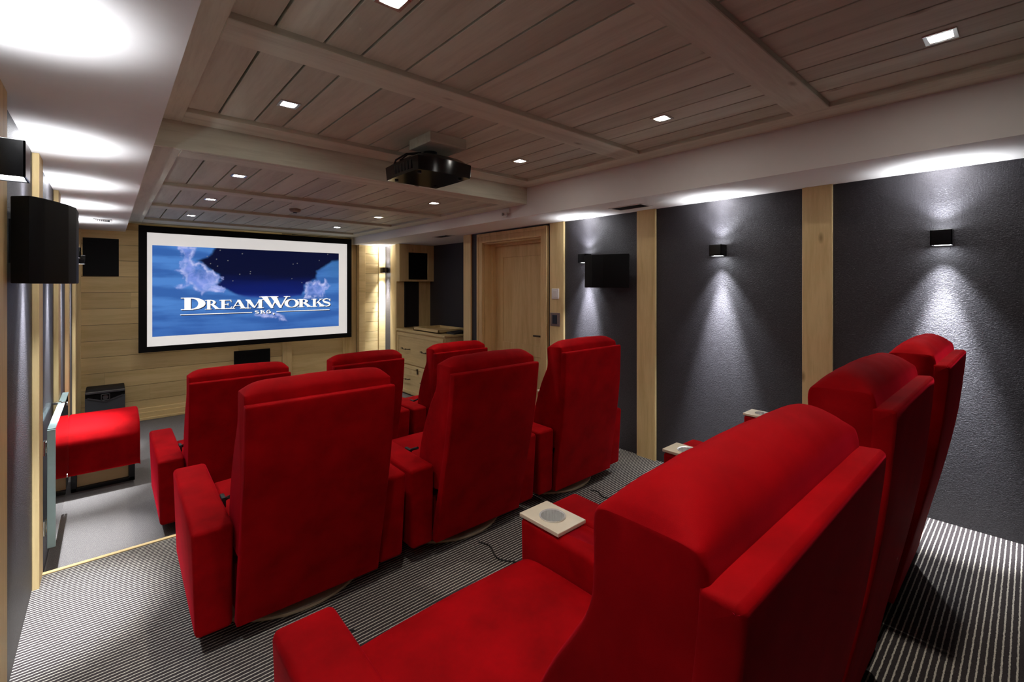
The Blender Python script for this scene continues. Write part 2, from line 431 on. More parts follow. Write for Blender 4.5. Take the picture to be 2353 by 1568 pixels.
obj('leaf', b, M['door_z'], d)
b = B(); cyl(b, (3.682, 3.64, .92), .025, .009, 'X'); cyl(b, (3.635, 3.64, .92), .009, .05, 'X'); box(b, 3.63, 3.65, 3.63, 3.765, .91, .93, .006); obj('handle', b, M['bronze'], d, smooth=True)

# alcove: boxed speaker, end wall, black opening sheet, cabinet
b = B(); box(b, 3.45, XA, 6.70, 6.74, ZF, ZS)
struct(obj('trim_32', b, M['wood_z']), 'pale wooden end wall of the alcove')
t = thing('speaker_box', 'tall black grille in a pale wooden box high in the alcove corner', 'speaker', (0, 0, 0))
b = B(); 
box(b, 3.44, 3.60, 6.58, 6.695, 1.555, ZS-.003, .003); box(b, 3.955, XA-.003, 6.58, 6.695, 1.555, ZS-.003, .003)
box(b, 3.60, 3.955, 6.58, 6.695, 2.02, ZS-.003, .003); box(b, 3.60, 3.955, 6.58, 6.695, 1.555, 1.585, .003)
obj('enclosure', b, M['wood_z'], t)
b = B(); box(b, 3.60, 3.955, 6.60, 6.63, 1.585, 2.02, .004); obj('grille', b, M['black'], t)
b = B(); box(b, 3.59, 3.84, 6.68, 6.699, .82, 1.55); box(b, 3.584, 3.59, 6.66, 6.699, .82, 1.55)  # flat black sheet carries the shade of an opening that is not modelled
tag(obj('dark_opening', b, M['dark']), 'black sheet standing in for the dark opening beneath the boxed corner speaker', 'panel')
t = thing('drawer_cabinet', 'pale pine cabinet with drawers and bronze pulls in the alcove', 'cabinet', (0, 0, ZF))
H = .985
b = B(); box(b, 3.47, XA-.01, 5.32, 6.69, .0, H-.03, .003); obj('body', b, M['wood_y'], t)
b = B(); box(b, 3.445, XA-.008, 5.305, 6.695, H-.03, H, .004); obj('top', b, M['wood_y'], t)
for y0, y1, z0, z1 in ((5.34, 6.67, .475, .935), (5.34, 6.67, .02, .455)):
    b = B(); box(b, 3.45, 3.472, y0, y1, z0, z1, .003)
    dr = obj('drawer', b, M['wood_y'], t)
    b = B()
    for q in ((y0, y1, z1-.05, z1), (y0, y1, z0, z0+.05), (y0, y0+.05, z0+.0502, z1-.0502), (y1-.05, y1, z0+.0502, z1-.0502)): box(b, 3.443, 3.4502, *q, .0015, 1)
    obj('drawer_frame', b, M['wood_y'], dr)
    for yc in (6.38, 5.80):
        zc = z0+.225
        b = B(); tube(b, [(3.45, yc-.12, zc), (3.415, yc-.11, zc), (3.41, yc-.04, zc-.004), (3.407, yc, zc-.006), (3.41, yc+.04, zc-.004), (3.415, yc+.11, zc), (3.45, yc+.12, zc)], .006)
        for q in (-.05, .05): cyl(b, (3.412, yc+q, zc-.012), .009, .02, 'Z', 12)
        obj('handle', b, M['bronze'], dr, smooth=True)
b = B(); cyl(b, (3.430, 6.03, .415), .012, .02, 'X', 16); box(b, 3.438, 3.444, 6.01, 6.05, .35, .43, .002); obj('lock_plate', b, M['bronze'], t, smooth=True)
b = B(); box(b, 3.50, 3.98, 5.55, 6.25, ZF+H, ZF+H+.02, .003)
for q in ((3.50, 3.98, 5.55, 5.57), (3.50, 3.98, 6.23, 6.25), (3.50, 3.52, 5.55, 6.25), (3.96, 3.98, 5.55, 6.25)): box(b, *q, ZF+H, ZF+H+.055, .003)
tag(obj('wooden_tray', b, M['wood_y']), 'shallow pale wooden tray lying on the drawer cabinet', 'tray')
b = B(); hexa(b, [(3.62, 5.33, ZF+H), (3.84, 5.34, ZF+H), (3.85, 5.50, ZF+H), (3.60, 5.52, ZF+H), (3.64, 5.35, ZF+H+.02), (3.83, 5.35, ZF+H+.04), (3.84, 5.49, ZF+H+.045), (3.62, 5.50, ZF+H+.03)], .006)
tag(obj('folded_case', b, M['rubber']), 'small black case lying on the near end of the cabinet', 'case')

# ------------------------------------------------------------------ screen
SY = 7.2
t = thing('projection_screen', 'large framed projection screen showing a film title on a blue night sky', 'screen', (0, 0, 0))
sx0, sx1, sz0, sz1 = .28, 2.925, .666, 2.231
ix0, ix1, iz0, iz1 = .361, 2.854, .735, 2.148
b = B()
for q in ((sx0, sx1, iz1, sz1), (sx0, sx1, sz0, iz0), (sx0, ix0, iz0, iz1), (ix1, sx1, iz0, iz1)):
    box(b, q[0], q[1], SY, SY+.05, q[2], q[3], .002)
obj('frame', b, M['black'], t)
for x in (.9, 2.3):
    b = B(); box(b, x-.04, x+.04, SY+.045, YF-.022, 1.9, 2.1); obj('bracket', b, M['blackm'], t)
m, nt, bs = _mat('screen_cloth')
mp = mapping(nt, (4, 4, 4)); nz = N(nt, 'ShaderNodeTexNoise', Scale=1.0); L(nt, mp.outputs[0], nz.inputs['Vector'])
r = ramp(nt, nz.outputs['Fac'], [(.3, (.74, .73, .72, 1)), (.7, (.78, .77, .76, 1))]); L(nt, r.outputs[0], bs.inputs['Base Color'])
bs.inputs['Roughness'].default_value = .9
bs.inputs['Emission Color'].default_value = (1, .97, .94, 1); bs.inputs['Emission Strength'].default_value = .55*EK  # even glow on the cloth stands in for projector spill
M['cloth'] = m
b = B(); box(b, ix0, ix1, SY+.012, SY+.02, iz0, iz1); obj('screen_cloth', b, M['cloth'], t)
# the projected picture as a finely coloured panel
px0, px1, pz0, pz1 = .412, 2.723, .855, 1.993
import numpy as np
def scr(x, y):
    """photo detail coordinates of the picture -> fractions (s, t) of the picture"""
    u, v = 400+x/5.8825, 540+y/5.8825
    a_ = (u-1176.5)/F_PX; rx = math.sin(A)+a_*math.cos(A); ry = math.cos(A)-a_*math.sin(A); rz = -(v-HY)/F_PX
    k = SY/ry
    return ((rx*k-px0)/(px1-px0), (1.5+rz*k-pz0)/(pz1-pz0))
DARK = [(560,150),(500,250),(440,300),(300,345),(380,400),(470,470),(600,540),(615,620),(545,680),(690,740),(800,800),(950,845),(1200,860),(1500,860),(1720,835),(1770,760),(1775,690),(1890,620),(1935,600),(1935,500),(2050,440),(2140,365),(2300,340),(2300,150)]
CL1 = [(60,130),(300,180),(230,330),(290,400),(340,380),(430,430),(470,500),(540,490),(600,560),(600,640),(520,680),(600,690),(680,720),(670,780),(560,745),(480,735),(420,750),(380,800),(300,740),(230,660),(150,690),(60,730),(10,710),(80,680),(150,620),(155,560),(110,490),(20,470),(110,460),(140,400),(120,280)]
CL2 = [(1780,740),(1800,660),(1850,640),(1895,660),(1910,625),(1960,620),(2000,680),(2050,660),(2055,600),(2070,660),(2110,690),(2040,730),(2030,800),(2045,830),(1900,850),(1760,870),(1790,800)]
CL3 = [(1090,1085),(1300,1050),(1400,1060),(1480,1100),(1520,1165),(1450,1150),(1420,1165),(1330,1120),(1200,1110)]
PUFFS = [(520,575,80,90),(600,735,75,45),(430,600,110,110),(480,700,90,50),(180,450,70,120),(1845,730,60,90),(1950,720,70,100),(2050,700,50,60)]
STARS = [(625,208),(925,255),(575,328),(730,348),(590,422),(495,388),(1035,495),(1032,525),(1612,395),(1668,385),(1965,347),(2080,262),(1595,592),(1730,645),(797,622),(890,532),(450,290)]
NX, NZ = 460, 226
S_, T_ = np.meshgrid(np.linspace(0, 1, NX+1), np.linspace(0, 1, NZ+1))
def ssm(a, b_, x):
    q = np.clip((x-a)/(b_-a), 0, 1); return q*q*(3-2*q)
def fld(fx, fy, ox, octv=5, rough=.9):
    return np.array([[noise.fractal(Vector((s_*fx+ox, t_*fy+ox, ox)), rough, 2.1, octv) for s_ in S_[0]] for t_ in T_[:, 0]])
f1 = fld(7, 4.5, 0); f2 = fld(26, 13, 5, 4, .7); st_ = fld(2.2, 9, 3)
ASP = 2.03
def sdf(poly, amp=.0):
    P_ = [scr(*p) for p in poly]; P_ = [(a_*ASP, b_) for a_, b_ in P_]
    X_ = S_*ASP + amp*f2; Y_ = T_ + amp*f1
    d2 = np.full(S_.shape, 9.); ins = np.zeros(S_.shape, bool)
    for (x0, y0), (x1, y1) in zip(P_, P_[1:]+P_[:1]):
        ex, ey = x1-x0, y1-y0; l2 = ex*ex+ey*ey+1e-12
        k = np.clip(((X_-x0)*ex+(Y_-y0)*ey)/l2, 0, 1)
        d2 = np.minimum(d2, (X_-x0-k*ex)**2+(Y_-y0-k*ey)**2)
        c = ((y0 > Y_) != (y1 > Y_)) & (X_ < (x1-x0)*(Y_-y0)/((y1-y0) if y1 != y0 else 1e-9)+x0)
        ins ^= c
    return np.where(ins, 1, -1)*np.sqrt(d2)
def mx(a, b_, f): return a + (b_-a)*f[..., None]
K = lambda *c: np.array(c, float)*np.ones(S_.shape+(3,))
C = mx(K(*lin(52, 98, 170)[:3]), K(*lin(78, 132, 205)[:3]), ssm(-.5, .6, st_+.3*f1))
C = mx(C, K(*lin(44, 84, 160)[:3]), .5*ssm(.35, 0, T_))
C = mx(C, K(*lin(44, 96, 150)[:3]), ssm(.80, 1, S_)*ssm(.4, .9, T_)*.7)
dd = sdf(DARK, .012)
D_ = mx(K(*lin(3, 10, 46)[:3]), K(*lin(8, 26, 100)[:3]), ssm(.72, .48, T_+.05*st_))
D_ = mx(D_, K(*lin(44, 66, 160)[:3]), ssm(.50, .34, T_+.04*st_))
C = mx(C, D_, ssm(-.012, .03, dd)*ssm(.30, .42, T_+.02*st_))
for poly, k in ((CL1, .9), (CL2, .9), (CL3, .75)):
    d = sdf(poly, .022)
    body = ssm(-.022, .014, d)
    rim = ssm(.035, .002, np.abs(d-.006))*body
    fill = .30+.35*f1+.40*f2+.25*ssm(.0, .09, d)
    C = mx(C, K(*lin(132, 152, 232)[:3]), np.clip(body*fill*k*1.3, 0, 1))
    C = mx(C, K(*lin(205, 208, 248)[:3]), np.clip(rim*(.40+.8*f2)*k, 0, 1))
for (x, y, rx, ry) in PUFFS:
    a_, b_ = scr(x, y); rr = rx/5.8825/ (428.)  ; 
    q = np.sqrt(((S_-a_)/(rx/2150))**2+((T_-b_)/(ry/1130))**2)*(1+.45*f2)
    C = mx(C, K(*lin(170, 180, 244)[:3]), ssm(1.0, .72, q)*(.12+.50*ssm(.3, .95, q))*(.8+.8*f1))
for (x, y) in STARS:
    a_, b_ = scr(x, y); q = (S_-a_)**2*4.1+(T_-b_)**2
    C = mx(C, K(*lin(150, 150, 150)[:3]), ssm(.00006, .00001, q)*.55)
verts = []; faces = []; cols = []
for j in range(NZ+1):
    for i in range(NX+1):
        verts.append((px0+(px1-px0)*i/NX, SY+.0095, pz0+(pz1-pz0)*j/NZ)); cols.append((float(C[j, i, 0]), float(C[j, i, 1]), float(C[j, i, 2]), 1))
for j in range(NZ):
    for i in range(NX):
        a = j*(NX+1)+i; faces.append((a, a+1, a+NX+2, a+NX+1))
nv0 = len(verts)
for p in ((px0, SY+.0118, pz0), (px1, SY+.0118, pz0), (px1, SY+.0118, pz1), (px0, SY+.0118, pz1)): verts.append(p); cols.append((0, 0, 0, 1))
faces.append((nv0+3, nv0+2, nv0+1, nv0))
me = bpy.data.meshes.new('projected_picture'); me.from_pydata(verts, [], faces)
ca = me.color_attributes.new('picture', 'FLOAT_COLOR', 'POINT')
ca.data.foreach_set('color', [v for c in cols for v in c])
m, nt, bs = _mat('projected_sky'); at = nt.nodes.new('ShaderNodeAttribute'); at.attribute_name = 'picture'
bs.inputs['Base Color'].default_value = (.02, .02, .02, 1); bs.inputs['Roughness'].default_value = 1; bs.inputs['Specular IOR Level'].default_value = 0
L(nt, at.outputs['Color'], bs.inputs['Emission Color']); bs.inputs['Emission Strength'].default_value = EK
M['picture'] = m
me.materials.append(m); o = bpy.data.objects.new('projected_picture', me); COL.objects.link(o); o.parent = t
# lettering
def lettering(bm, y, dx=0, dz=0, grow=0):
    def P(pts):
        a = [bm.verts.new((x, y, z)) for x, z in pts]; c = [bm.verts.new((x, y+.0008, z)) for x, z in pts]; k = len(pts)
        bm.faces.new(a); bm.faces.new(c[::-1])
        for i in range(k): bm.faces.new((a[i], c[i], c[(i+1) % k], a[(i+1) % k]))
    def G(x0, x1, z0, z1):
        w, h = x1-x0, z1-z0
        T = lambda x, z: (x0+w*x+dx, z0+h*z+dz)
        def quad(*p): P([T(*q) for q in p])
        def bar(a, c, e, f): quad((a, e), (c, e), (c, f), (a, f))
        def arc(cx, cz, rx, rz, ix, iz, a0, a1, k=22, icx=None):
            icx = cx if icx is None else icx
            for i in range(k):
                t0, t1 = [math.radians(a0+(a1-a0)*j/k) for j in (i, i+1)]
                quad((cx+rx*math.cos(t0), cz+rz*math.sin(t0)), (cx+rx*math.cos(t1), cz+rz*math.sin(t1)),
                     (icx+ix*math.cos(t1), cz+iz*math.sin(t1)), (icx+ix*math.cos(t0), cz+iz*math.sin(t0)))
        def stroke(pts, ws):
            pts = [Vector(p) for p in pts]; k = len(pts); l_ = []; r_ = []
            for i, p in enumerate(pts):
                tt = (pts[min(i+1, k-1)]-pts[max(i-1, 0)]).normalized(); nn = Vector((-tt.y, tt.x))*ws[i]/2
                l_.append(p+nn); r_.append(p-nn)
            for i in range(k-1): quad(l_[i], l_[i+1], r_[i+1], r_[i])
        return quad, bar, arc, stroke
    Sx = .055
    # D
    q, br, ar, st = G(.700, .965, 1.178, 1.335)
    br(.14, .40, 0, 1); br(0, .5, 0, .06); br(0, .5, .94, 1); ar(.42, .5, .58, .5, .28, .42, -90, 90)
    def R(x0, x1, z0, z1):
        q, br, ar, st = G(x0, x1, z0, z1)
        br(.16, .40, 0, 1); br(0, .52, 0, .06); br(0, .45, .94, 1); ar(.42, .74, .36, .26, .16, .18, -90, 90)
        q((.42, .50), (.66, .52), (1.02, .06), (.74, .06)); br(.70, 1.08, 0, .06)
    R(.957, 1.115, 1.176, 1.300)
    q, br, ar, st = G(1.122, 1.275, 1.176, 1.298)
    br(.14, .40, 0, 1); br(0, .9, 0, .08); br(0, .9, .92, 1); br(.4, .66, .47, .54); q((.82, .08), (.9, .08), (.98, .26), (.93, .26)); q((.82, .92), (.9, .92), (.92, .72), (.88, .72)); q((.62, .36), (.68, .36), (.68, .66), (.62, .66))
    q, br, ar, st = G(1.252, 1.440, 1.176, 1.296)
    q((.10, .04), (.17, .04), (.52, .94), (.46, 1)); q((.42, 1), (.60, 1), (.93, .04), (.66, .04)); br(.24, .72, .30, .37); br(.0, .28, 0, .06); br(.58, 1.02, 0, .06)
    q, br, ar, st = G(1.425, 1.655, 1.174, 1.294)
    br(.12, .18, 0, 1); br(0, .32, 0, .06); q((.02, 1), (.28, 1), (.55, .10), (.43, .06)); q((.47, .04), (.52, .04), (.82, 1), (.76, 1)); br(.72, .92, 0, 1); br(.64, 1.02, 0, .06); br(.02, .2, .94, 1); br(.74, 1.0, .94, 1)
    q, br, ar, st = G(1.600, 2.000, 1.170, 1.334)
    q((.06, 1), (.26, 1), (.46, 0), (.37, 0)); q((.38, 0), (.42, 0), (.58, .80), (.53, .86)); q((.36, 1), (.56, 1), (.74, 0), (.65, 0)); q((.67, 0), (.71, 0), (.94, 1), (.88, 1)); br(0, .34, .95, 1); br(.34, .62, .95, 1); br(.80, 1.02, .95, 1)
    q, br, ar, st = G(1.930, 2.130, 1.170, 1.292)
    ar(.5, .5, .5, .52, .26, .43, 0, 360, 40)
    R(2.105, 2.300, 1.170, 1.289)
    q, br, ar, st = G(2.305, 2.480, 1.170, 1.288)
    br(.14, .38, 0, 1); br(0, .5, 0, .06); br(0, .5, .94, 1); q((.38, .42), (.46, .42), (.86, .96), (.76, .96)); q((.48, .62), (.64, .66), (1.04, .05), (.74, .05)); br(.66, 1.1, 0, .06); br(.66, .98, .94, 1)
    q, br, ar, st = G(2.462, 2.598, 1.168, 1.292)
    Spts = [(.90, .74), (.80, .90), (.52, .97), (.24, .90), (.14, .74), (.26, .60), (.52, .50), (.78, .40), (.88, .26), (.78, .10), (.50, .03), (.22, .09), (.10, .28)]
    Sw = [.05, .06, .09, .14, .20, .23, .24, .23, .20, .14, .09, .06, .05]
    st(Spts, Sw); br(.86, .93, .68, .96); br(.07, .14, .04, .34)
    # rules and small line
    for a, c in ((.693, 1.512), (1.822, 2.578)):
        P([(a+dx, 1.112+dz), (c+dx, 1.112+dz), (c+dx, 1.1215+dz), (a+dx, 1.1215+dz)])
    q, br, ar, st = G(1.540, 1.600, 1.096, 1.142); st(Spts, [w*1.1 for w in Sw])
    q, br, ar, st = G(1.612, 1.680, 1.096, 1.142)
    br(.10, .36, 0, 1); br(0, .48, 0, .1); br(0, .48, .9, 1); q((.36, .42), (.48, .42), (.86, 1), (.72, 1)); q((.48, .6), (.66, .66), (1.02, .0), (.74, .0))
    q, br, ar, st = G(1.690, 1.752, 1.094, 1.144)
    ar(.5, .5, .5, .5, .28, .36, 50, 320, 26); br(.55, .95, .34, .48); br(.74, .95, .08, .48)
    q, br, ar, st = G(1.775, 1.797, 1.074, 1.098); ar(.5, .5, .5, .5, 0, 0, 0, 360, 16)
white = plain('projected_white', (.9, .9, .9, 1), .9, emis=(1, .98, .95, 1), es=.9*EK)
shade = plain('projected_letter_shadow', (.02, .02, .02, 1), .9, emis=(.02, .02, .05, 1), es=.3)
b = B(); lettering(b, SY+.0075, .009, -.009); obj('lettering_shadow', b, shade, t)  # dark offset copy drawn as the drop shadow of the letters
b = B(); lettering(b, SY+.0055); obj('lettering', b, white, t)

# wall speakers in the screen wall
b = B(); box(b, -.221, .099, YF-.032, YF-.019, 1.604, 2.055, .003)
tag(obj('wall_speaker', b, M['black']), 'flush black speaker grille in the planks left of the screen', 'speaker')
b = B(); box(b, 1.312, 1.768, YF-.034, YF-.019, .28, .578, .003)
tag(obj('wall_speaker', b, M['black']), 'flush black centre speaker grille below the screen', 'speaker')

# subwoofer
t = thing('subwoofer', 'black floor subwoofer with a V-shaped front below the screen wall', 'subwoofer', (-.02, 6.7, ZF))
b = B(); box(b, -.165, .165, .03, .42, .02, .52, .01); 
for sx in (-1, 1):
    for sy in (.08, .37): cyl(b, (sx*.12, sy, 0), .02, .03, 'Z', 16)
obj('cabinet', b, M['black'], t, smooth=30)
b = B()
P_ = [(-.165, .02), (.165, .02), (.165, .455), (.135, .455), (0, .405), (-.135, .455), (-.165, .455)]
a_ = [b.verts.new((x, 0, z)) for x, z in P_]; c_ = [b.verts.new((x, .03, z)) for x, z in P_]
b.faces.new(a_); b.faces.new(c_[::-1])
for i in range(7): b.faces.new((a_[i], c_[i], c_[(i+1) % 7], a_[(i+1) % 7]))
obj('front_grille', b, plain('charcoal_grille', (.02, .021, .024, 1), .6), t)
b = B(); box(b, -.165, .165, -.002, .03, .50, .52, .003); 
hexa(b, [(-.145, -.004, .452), (0, -.004, .398), (0, .01, .398), (-.145, .01, .452), (-.145, -.004, .462), (0, -.004, .410), (0, .01, .410), (-.145, .01, .462)])
hexa(b, [(0, -.004, .398), (.145, -.004, .452), (.145, .01, .452), (0, .01, .398), (0, -.004, .410), (.145, -.004, .462), (.145, .01, .462), (0, .01, .410)])
obj('trim_edge', b, plain('graphite_edge', (.08, .08, .085, 1), .3, .6), t)
b = B()
for q in ((-.038, .038, .482, .49), (-.038, .038, .418, .426), (-.038, -.03, .418, .49), (.03, .038, .418, .49)): box(b, q[0], q[1], -.008, .02, q[2], q[3], .001)
cyl(b, (0, .02, .454), .024, -.022, 'Y', 24)
obj('control_panel', b, plain('graphite_dial', (.10, .10, .10, 1), .3, .7), t)

# ottoman
t = thing('ottoman', 'red velvet ottoman with rounded top on a black frame base', 'ottoman', (0, 4.98, ZF))
prof = catmull([(.0, .20), (.0, .40), (.016, .465), (.07, .522), (.18, .556), (.38, .572), (.48, .565), (.515, .53), (.515, .36), (.515, .20), (.50, .185), (.28, .18), (.02, .185)], 4)
b = B(); loft(b, prof, -.251, .205, .022); obj('cushion', b, M['velvet'], t, smooth=60)
b = B()
for q in ((-.225, -.19), (.135, .175)):
    box(b, q[0], q[1], .14, .18, 0, .20, .002); box(b, q[0], q[1], .44, .48, 0, .20, .002); box(b, q[0], q[1], .14, .48, 0, .03, .002)
box(b, -.225, .175, .14, .18, 0, .03, .002); box(b, -.225, .175, .44, .48, 0, .03, .002)
obj('base_frame', b, M['blackm'], t)
b = B(); box(b, -.189, .133, .165, .178, .032, .19, .002); obj('base_panel', b, M['wood_x'], t)

# glass gate
t = thing('glass_gate', 'folded clear glass gate hinged on the left wall past the step', 'gate', (0, 0, 0))
for i, (x, y0, y1) in enumerate(((-.243, 3.60, 4.74), (-.227, 3.60, 4.74))):
    b = B(); box(b, x-.006, x+.006, y0, y1, .045, .695, .0015, 1); obj('glass_leaf', b, M['glass'], t)
M['edge'] = plain('frosted_teal_edge', lin(176, 204, 204), .35, .1)
b = B(); box(b, -.252, -.218, 3.588, 3.599, .045, .697, .002); box(b, -.252, -.218, 3.599, 4.74, .6965, .703, .002); obj('edge_profile', b, M['edge'], t)
for z in (.16, .60):
    b = B(); box(b, XL+.001, -.250, 3.60, 3.66, z-.03, z+.03, .003); cyl(b, (-.266, 3.59, z-.04), .009, .08, 'Z', 16); obj('hinge', b, M['chrome'], t, smooth=30)
for z in (.12, .64):
    b = B(); cyl(b, (-.252, 4.62, z), .014, .034, 'X', 20); obj('standoff', b, M['chrome'], t, smooth=30)
b = B(); box(b, XL+.001, -.235, 4.32, 4.36, .697, .712, .002); box(b, -.251, -.219, 4.32, 4.36, .675, .705, .002); obj('clamp', b, M['chrome'], t)

# ------------------------------------------------------------------ surround speakers
def surround(poly, z0, z1, lab, bracket):
    b = B(); prism(b, poly, z0, z1); bmesh.ops.bevel(b, geom=list(b.edges), offset=.004, segments=2, profile=.5, affect='EDGES')
    t = thing('surround_speaker', lab, 'speaker', (0, 0, 0), group=None)
    obj('cabinet', b, M['black'], t, smooth=30)
    b = B(); box(b, *bracket); obj('wall_bracket', b, M['blackm'], t)
surround([(-.246, 2.27), (-.198, 2.222), (-.165, 2.27), (-.110, 2.38), (-.092, 2.46), (-.090, 2.60), (-.112, 2.70), (-.165, 2.81), (-.198, 2.86), (-.246, 2.81)], 1.505, 1.80,
         'black angled surround speaker on the left wall', (-.27, -.24, 2.45, 2.62, 1.58, 1.74))
surround([(3.465, 2.36), (3.435, 2.345), (3.335, 2.55), (3.33, 2.67), (3.36, 2.78), (3.43, 2.84), (3.465, 2.82)], 1.475, 1.776,
         'black surround speaker on the right wall beside a sconce', (3.46, 3.523, 2.52, 2.68, 1.55, 1.70))

# ------------------------------------------------------------------ sconces
def spot(name, parent, loc, rot, e, size, blend, col, rad=.02):
    l = bpy.data.lights.new(name, 'SPOT'); l.energy = e; l.spot_size = math.radians(size); l.spot_blend = blend
    l.color = col; l.shadow_soft_size = rad
    o = bpy.data.objects.new(name, l); COL.objects.link(o); o.parent = parent; o.location = loc; o.rotation_euler = rot
    return o
COOL = (.88, .925, 1.0)
E_DN, E_UP, E_DL = 205, 8.5, 18
def sconce(x, y, z, side, lab, grp, reach=0):
    """side=+1 fixed to the left wall (projects +x), -1 right wall"""
    t = thing('wall_sconce', lab, 'wall lamp', (x, y, z), 0 if side > 0 else PI, grp)
    b = B(); box(b, 0, .02+reach, -.03, .03, -.03, .03, .003); obj('wall_plate', b, M['blackm'], t)
    b = B()
    x0, x1, h = .02+reach, .115+reach, .0425
    for q in ((x0, x1, -.045, -.040), (x0, x1, .040, .045), (x0, x0+.005, -.045, .045), (x1-.005, x1, -.045, .045)): box(b, *q, -h, h, .0012, 1)
    box(b, x0+.004, x1-.004, -.041, .041, -.03, .03)
    obj('housing', b, M['blackg'], t)
    for s in (-1, 1):
        b = B(); box(b, x0+.012, x1-.012, -.033, .033, min(s*.031, s*.0405), max(s*.031, s*.0405), .001, 1); obj('lens', b, M['lens'], t)
    spot('sconce_downlight', t, (.075, 0, -.05), (0, .02, 0), E_DN, 36, 1.0, COOL)
    spot('sconce_downlight', t, (.072, 0, -.05), (0, 0, 0), E_DN*.12, 72, 1.0, COOL)
    spot('sconce_uplight', t, (.070, 0, .05), (PI, 0, 0), E_UP, 112, 1.0, COOL)
    spot('sconce_uplight', t, (.070, 0, .05), (PI, .06, 0), E_UP*3.8, 52, 1.0, COOL)
    return t
GR = 'black up-and-down sconces on the walls'
sconce(XR, .33, 1.76, -1, 'black up-down sconce on the right wall behind the rear row', GR)
sconce(XR, 1.57, 1.76, -1, 'black up-down sconce on the right wall between the two tall posts', GR)
sconce(XR, 2.86, 1.755, -1, 'black up-down sconce just left of the right-hand surround speaker', GR)
sconce(XR, 7.14, 1.745, -1, 'small distant black up-down sconce in the corner right of the screen', GR)
sconce(XL, 1.585, 1.792, 1, 'large near black sconce cut by the left picture edge', GR, .022)
sconce(XL, 2.93, 1.76, 1, 'black sconce on the left wall hidden behind the angled speaker', GR)
sconce(XL, 4.02, 1.76, 1, 'black sconce on the left wall above the glass gate', GR)
sconce(XL, 5.10, 1.76, 1, 'small black sconce just past the left speaker, nearer of the visible pair', GR)
sconce(XL, 6.25, 1.75, 1, 'small black sconce beside the left wall grille, farther of the visible pair', GR)
sconce(XL, .20, 1.76, 1, 'black sconce on the left wall beside the camera', GR)

# ------------------------------------------------------------------ downlights
def downlight(x, y, z, lab, e=E_DL):
    t = thing('downlight', lab, 'ceiling light', (x, y, z), 0, 'square recessed ceiling downlights')
    b = B()
    for q in ((-.048, .048, -.048, -.034), (-.048, .048, .034, .048), (-.048, -.034, -.034, .034), (.034, .048, -.034, .034)): box(b, *q, -.005, .001, .0012, 1)
    obj('frame', b, M['chrome'], t)
    b = B(); cyl(b, (0, 0, -.0035), .034, .003, 'Z', 32); obj('lens', b, M['dlens'], t)
    spot('downlight_beam', t, (0, 0, -.03), (0, 0, 0), e, 76, 1.0, (1, .94, .86), .03)
cl = 'main-ceiling downlight '
for x, y, s in ((.705, 1.39, 'above the middle row, cut by the top picture edge'), (.705, 2.555, 'between left soffit and projector'), (2.34, 1.38, 'above the middle of the right wall, near the tall post'),
                (2.34, 2.565, 'just right of the projector'), (2.36, .23, 'nearest on the right, chrome frame visible'), (.705, .23, 'above the camera, outside the picture')):
    downlight(x, y, ZC, cl+s)
cl = 'lower-ceiling downlight '
for x, y, s in ((.705, 3.765, 'left column, nearest the step'), (.705, 4.97, 'left column, middle'), (.705, 6.265, 'left column, nearest the screen'),
                (2.345, 3.79, 'right column, nearest the step'), (2.345, 5.0, 'right column, middle'), (2.335, 6.245, 'right column, nearest the screen')):
    downlight(x, y, ZL, cl+s)
t = thing('smoke_detector', 'small round smoke detector on the lower plank ceiling', 'smoke detector', (1.455, 5.05, ZL))
b = B(); lathe(b, [(0, -.035), (.025, -.035), (.045, -.028), (.055, -.012), (.055, 0), (0, 0)]); obj('housing', b, plain('beige_plastic', lin(150, 138, 125), .6), t, smooth=40)
b = B(); cyl(b, (0, 0, -.042), .018, .01); obj('sensor', b, M['blackm'], t)

# vents
def vent(x0, x1, y0, y1, lab):
    t = thing('air_vent', lab, 'vent', (0, 0, ZS), 0, 'grey air vents in the soffits')
    b = B()
    for q in ((x0, x1, y0, y0+.015), (x0, x1, y1-.015, y1), (x0, x0+.015, y0, y1), (x1-.015, x1, y0, y1)): box(b, *q, -.005, .0, .001, 1)
    obj('frame', b, M['paint_w'], t)
    b = B(); box(b, x0+.012, x1-.012, y0+.012, y1-.012, -.002, .0); obj('backing', b, M['dark'], t)
    b = B(); k = int((x1-x0-.03)/.016)
    for i in range(k):
        x = x0+.018+i*.016; hexa(b, [(x, y0+.013, -.004), (x+.009, y0+.013, -.002), (x+.009, y1-.013, -.002), (x, y1-.013, -.004), (x+.001, y0+.013, -.003), (x+.01, y0+.013, -.001), (x+.01, y1-.013, -.001), (x+.001, y1-.013, -.003)])
    obj('slats', b, M['grey'], t)
vent(3.185, 3.355, 2.06, 2.38, 'grey air vent in the right soffit above the surround speaker')
vent(3.29, 3.44, 5.04, 5.37, 'small grey air vent in the right soffit before the alcove')
vent(-.11, .03, 6.06, 6.30, 'pale air vent in the left soffit near the screen wall')
# motion sensor
t = thing('motion_sensor', 'small white swivelling sensor on the right soffit face past the ceiling step', 'sensor', (SR, 3.42, 2.20))
b = B(); box(b, -.012, 0, -.03, .03, -.0, .05, .003); obj('wall_plate', b, M['paint_w'], t)
b = B(); cyl(b, (-.055, .02, -.01), .026, .05, 'X', 24); b2 = [v for v in b.verts]; bmesh.ops.rotate(b, cent=(-.03, 0, 0), matrix=Matrix.Rotation(.5, 3, 'Z'), verts=b2); obj('head', b, M['paint_w'], t, smooth=30)
b = B(); cyl(b, (-.068, .012, -.008), .014, .012, 'X', 20); obj('sensor_window', b, M['grey'], t)

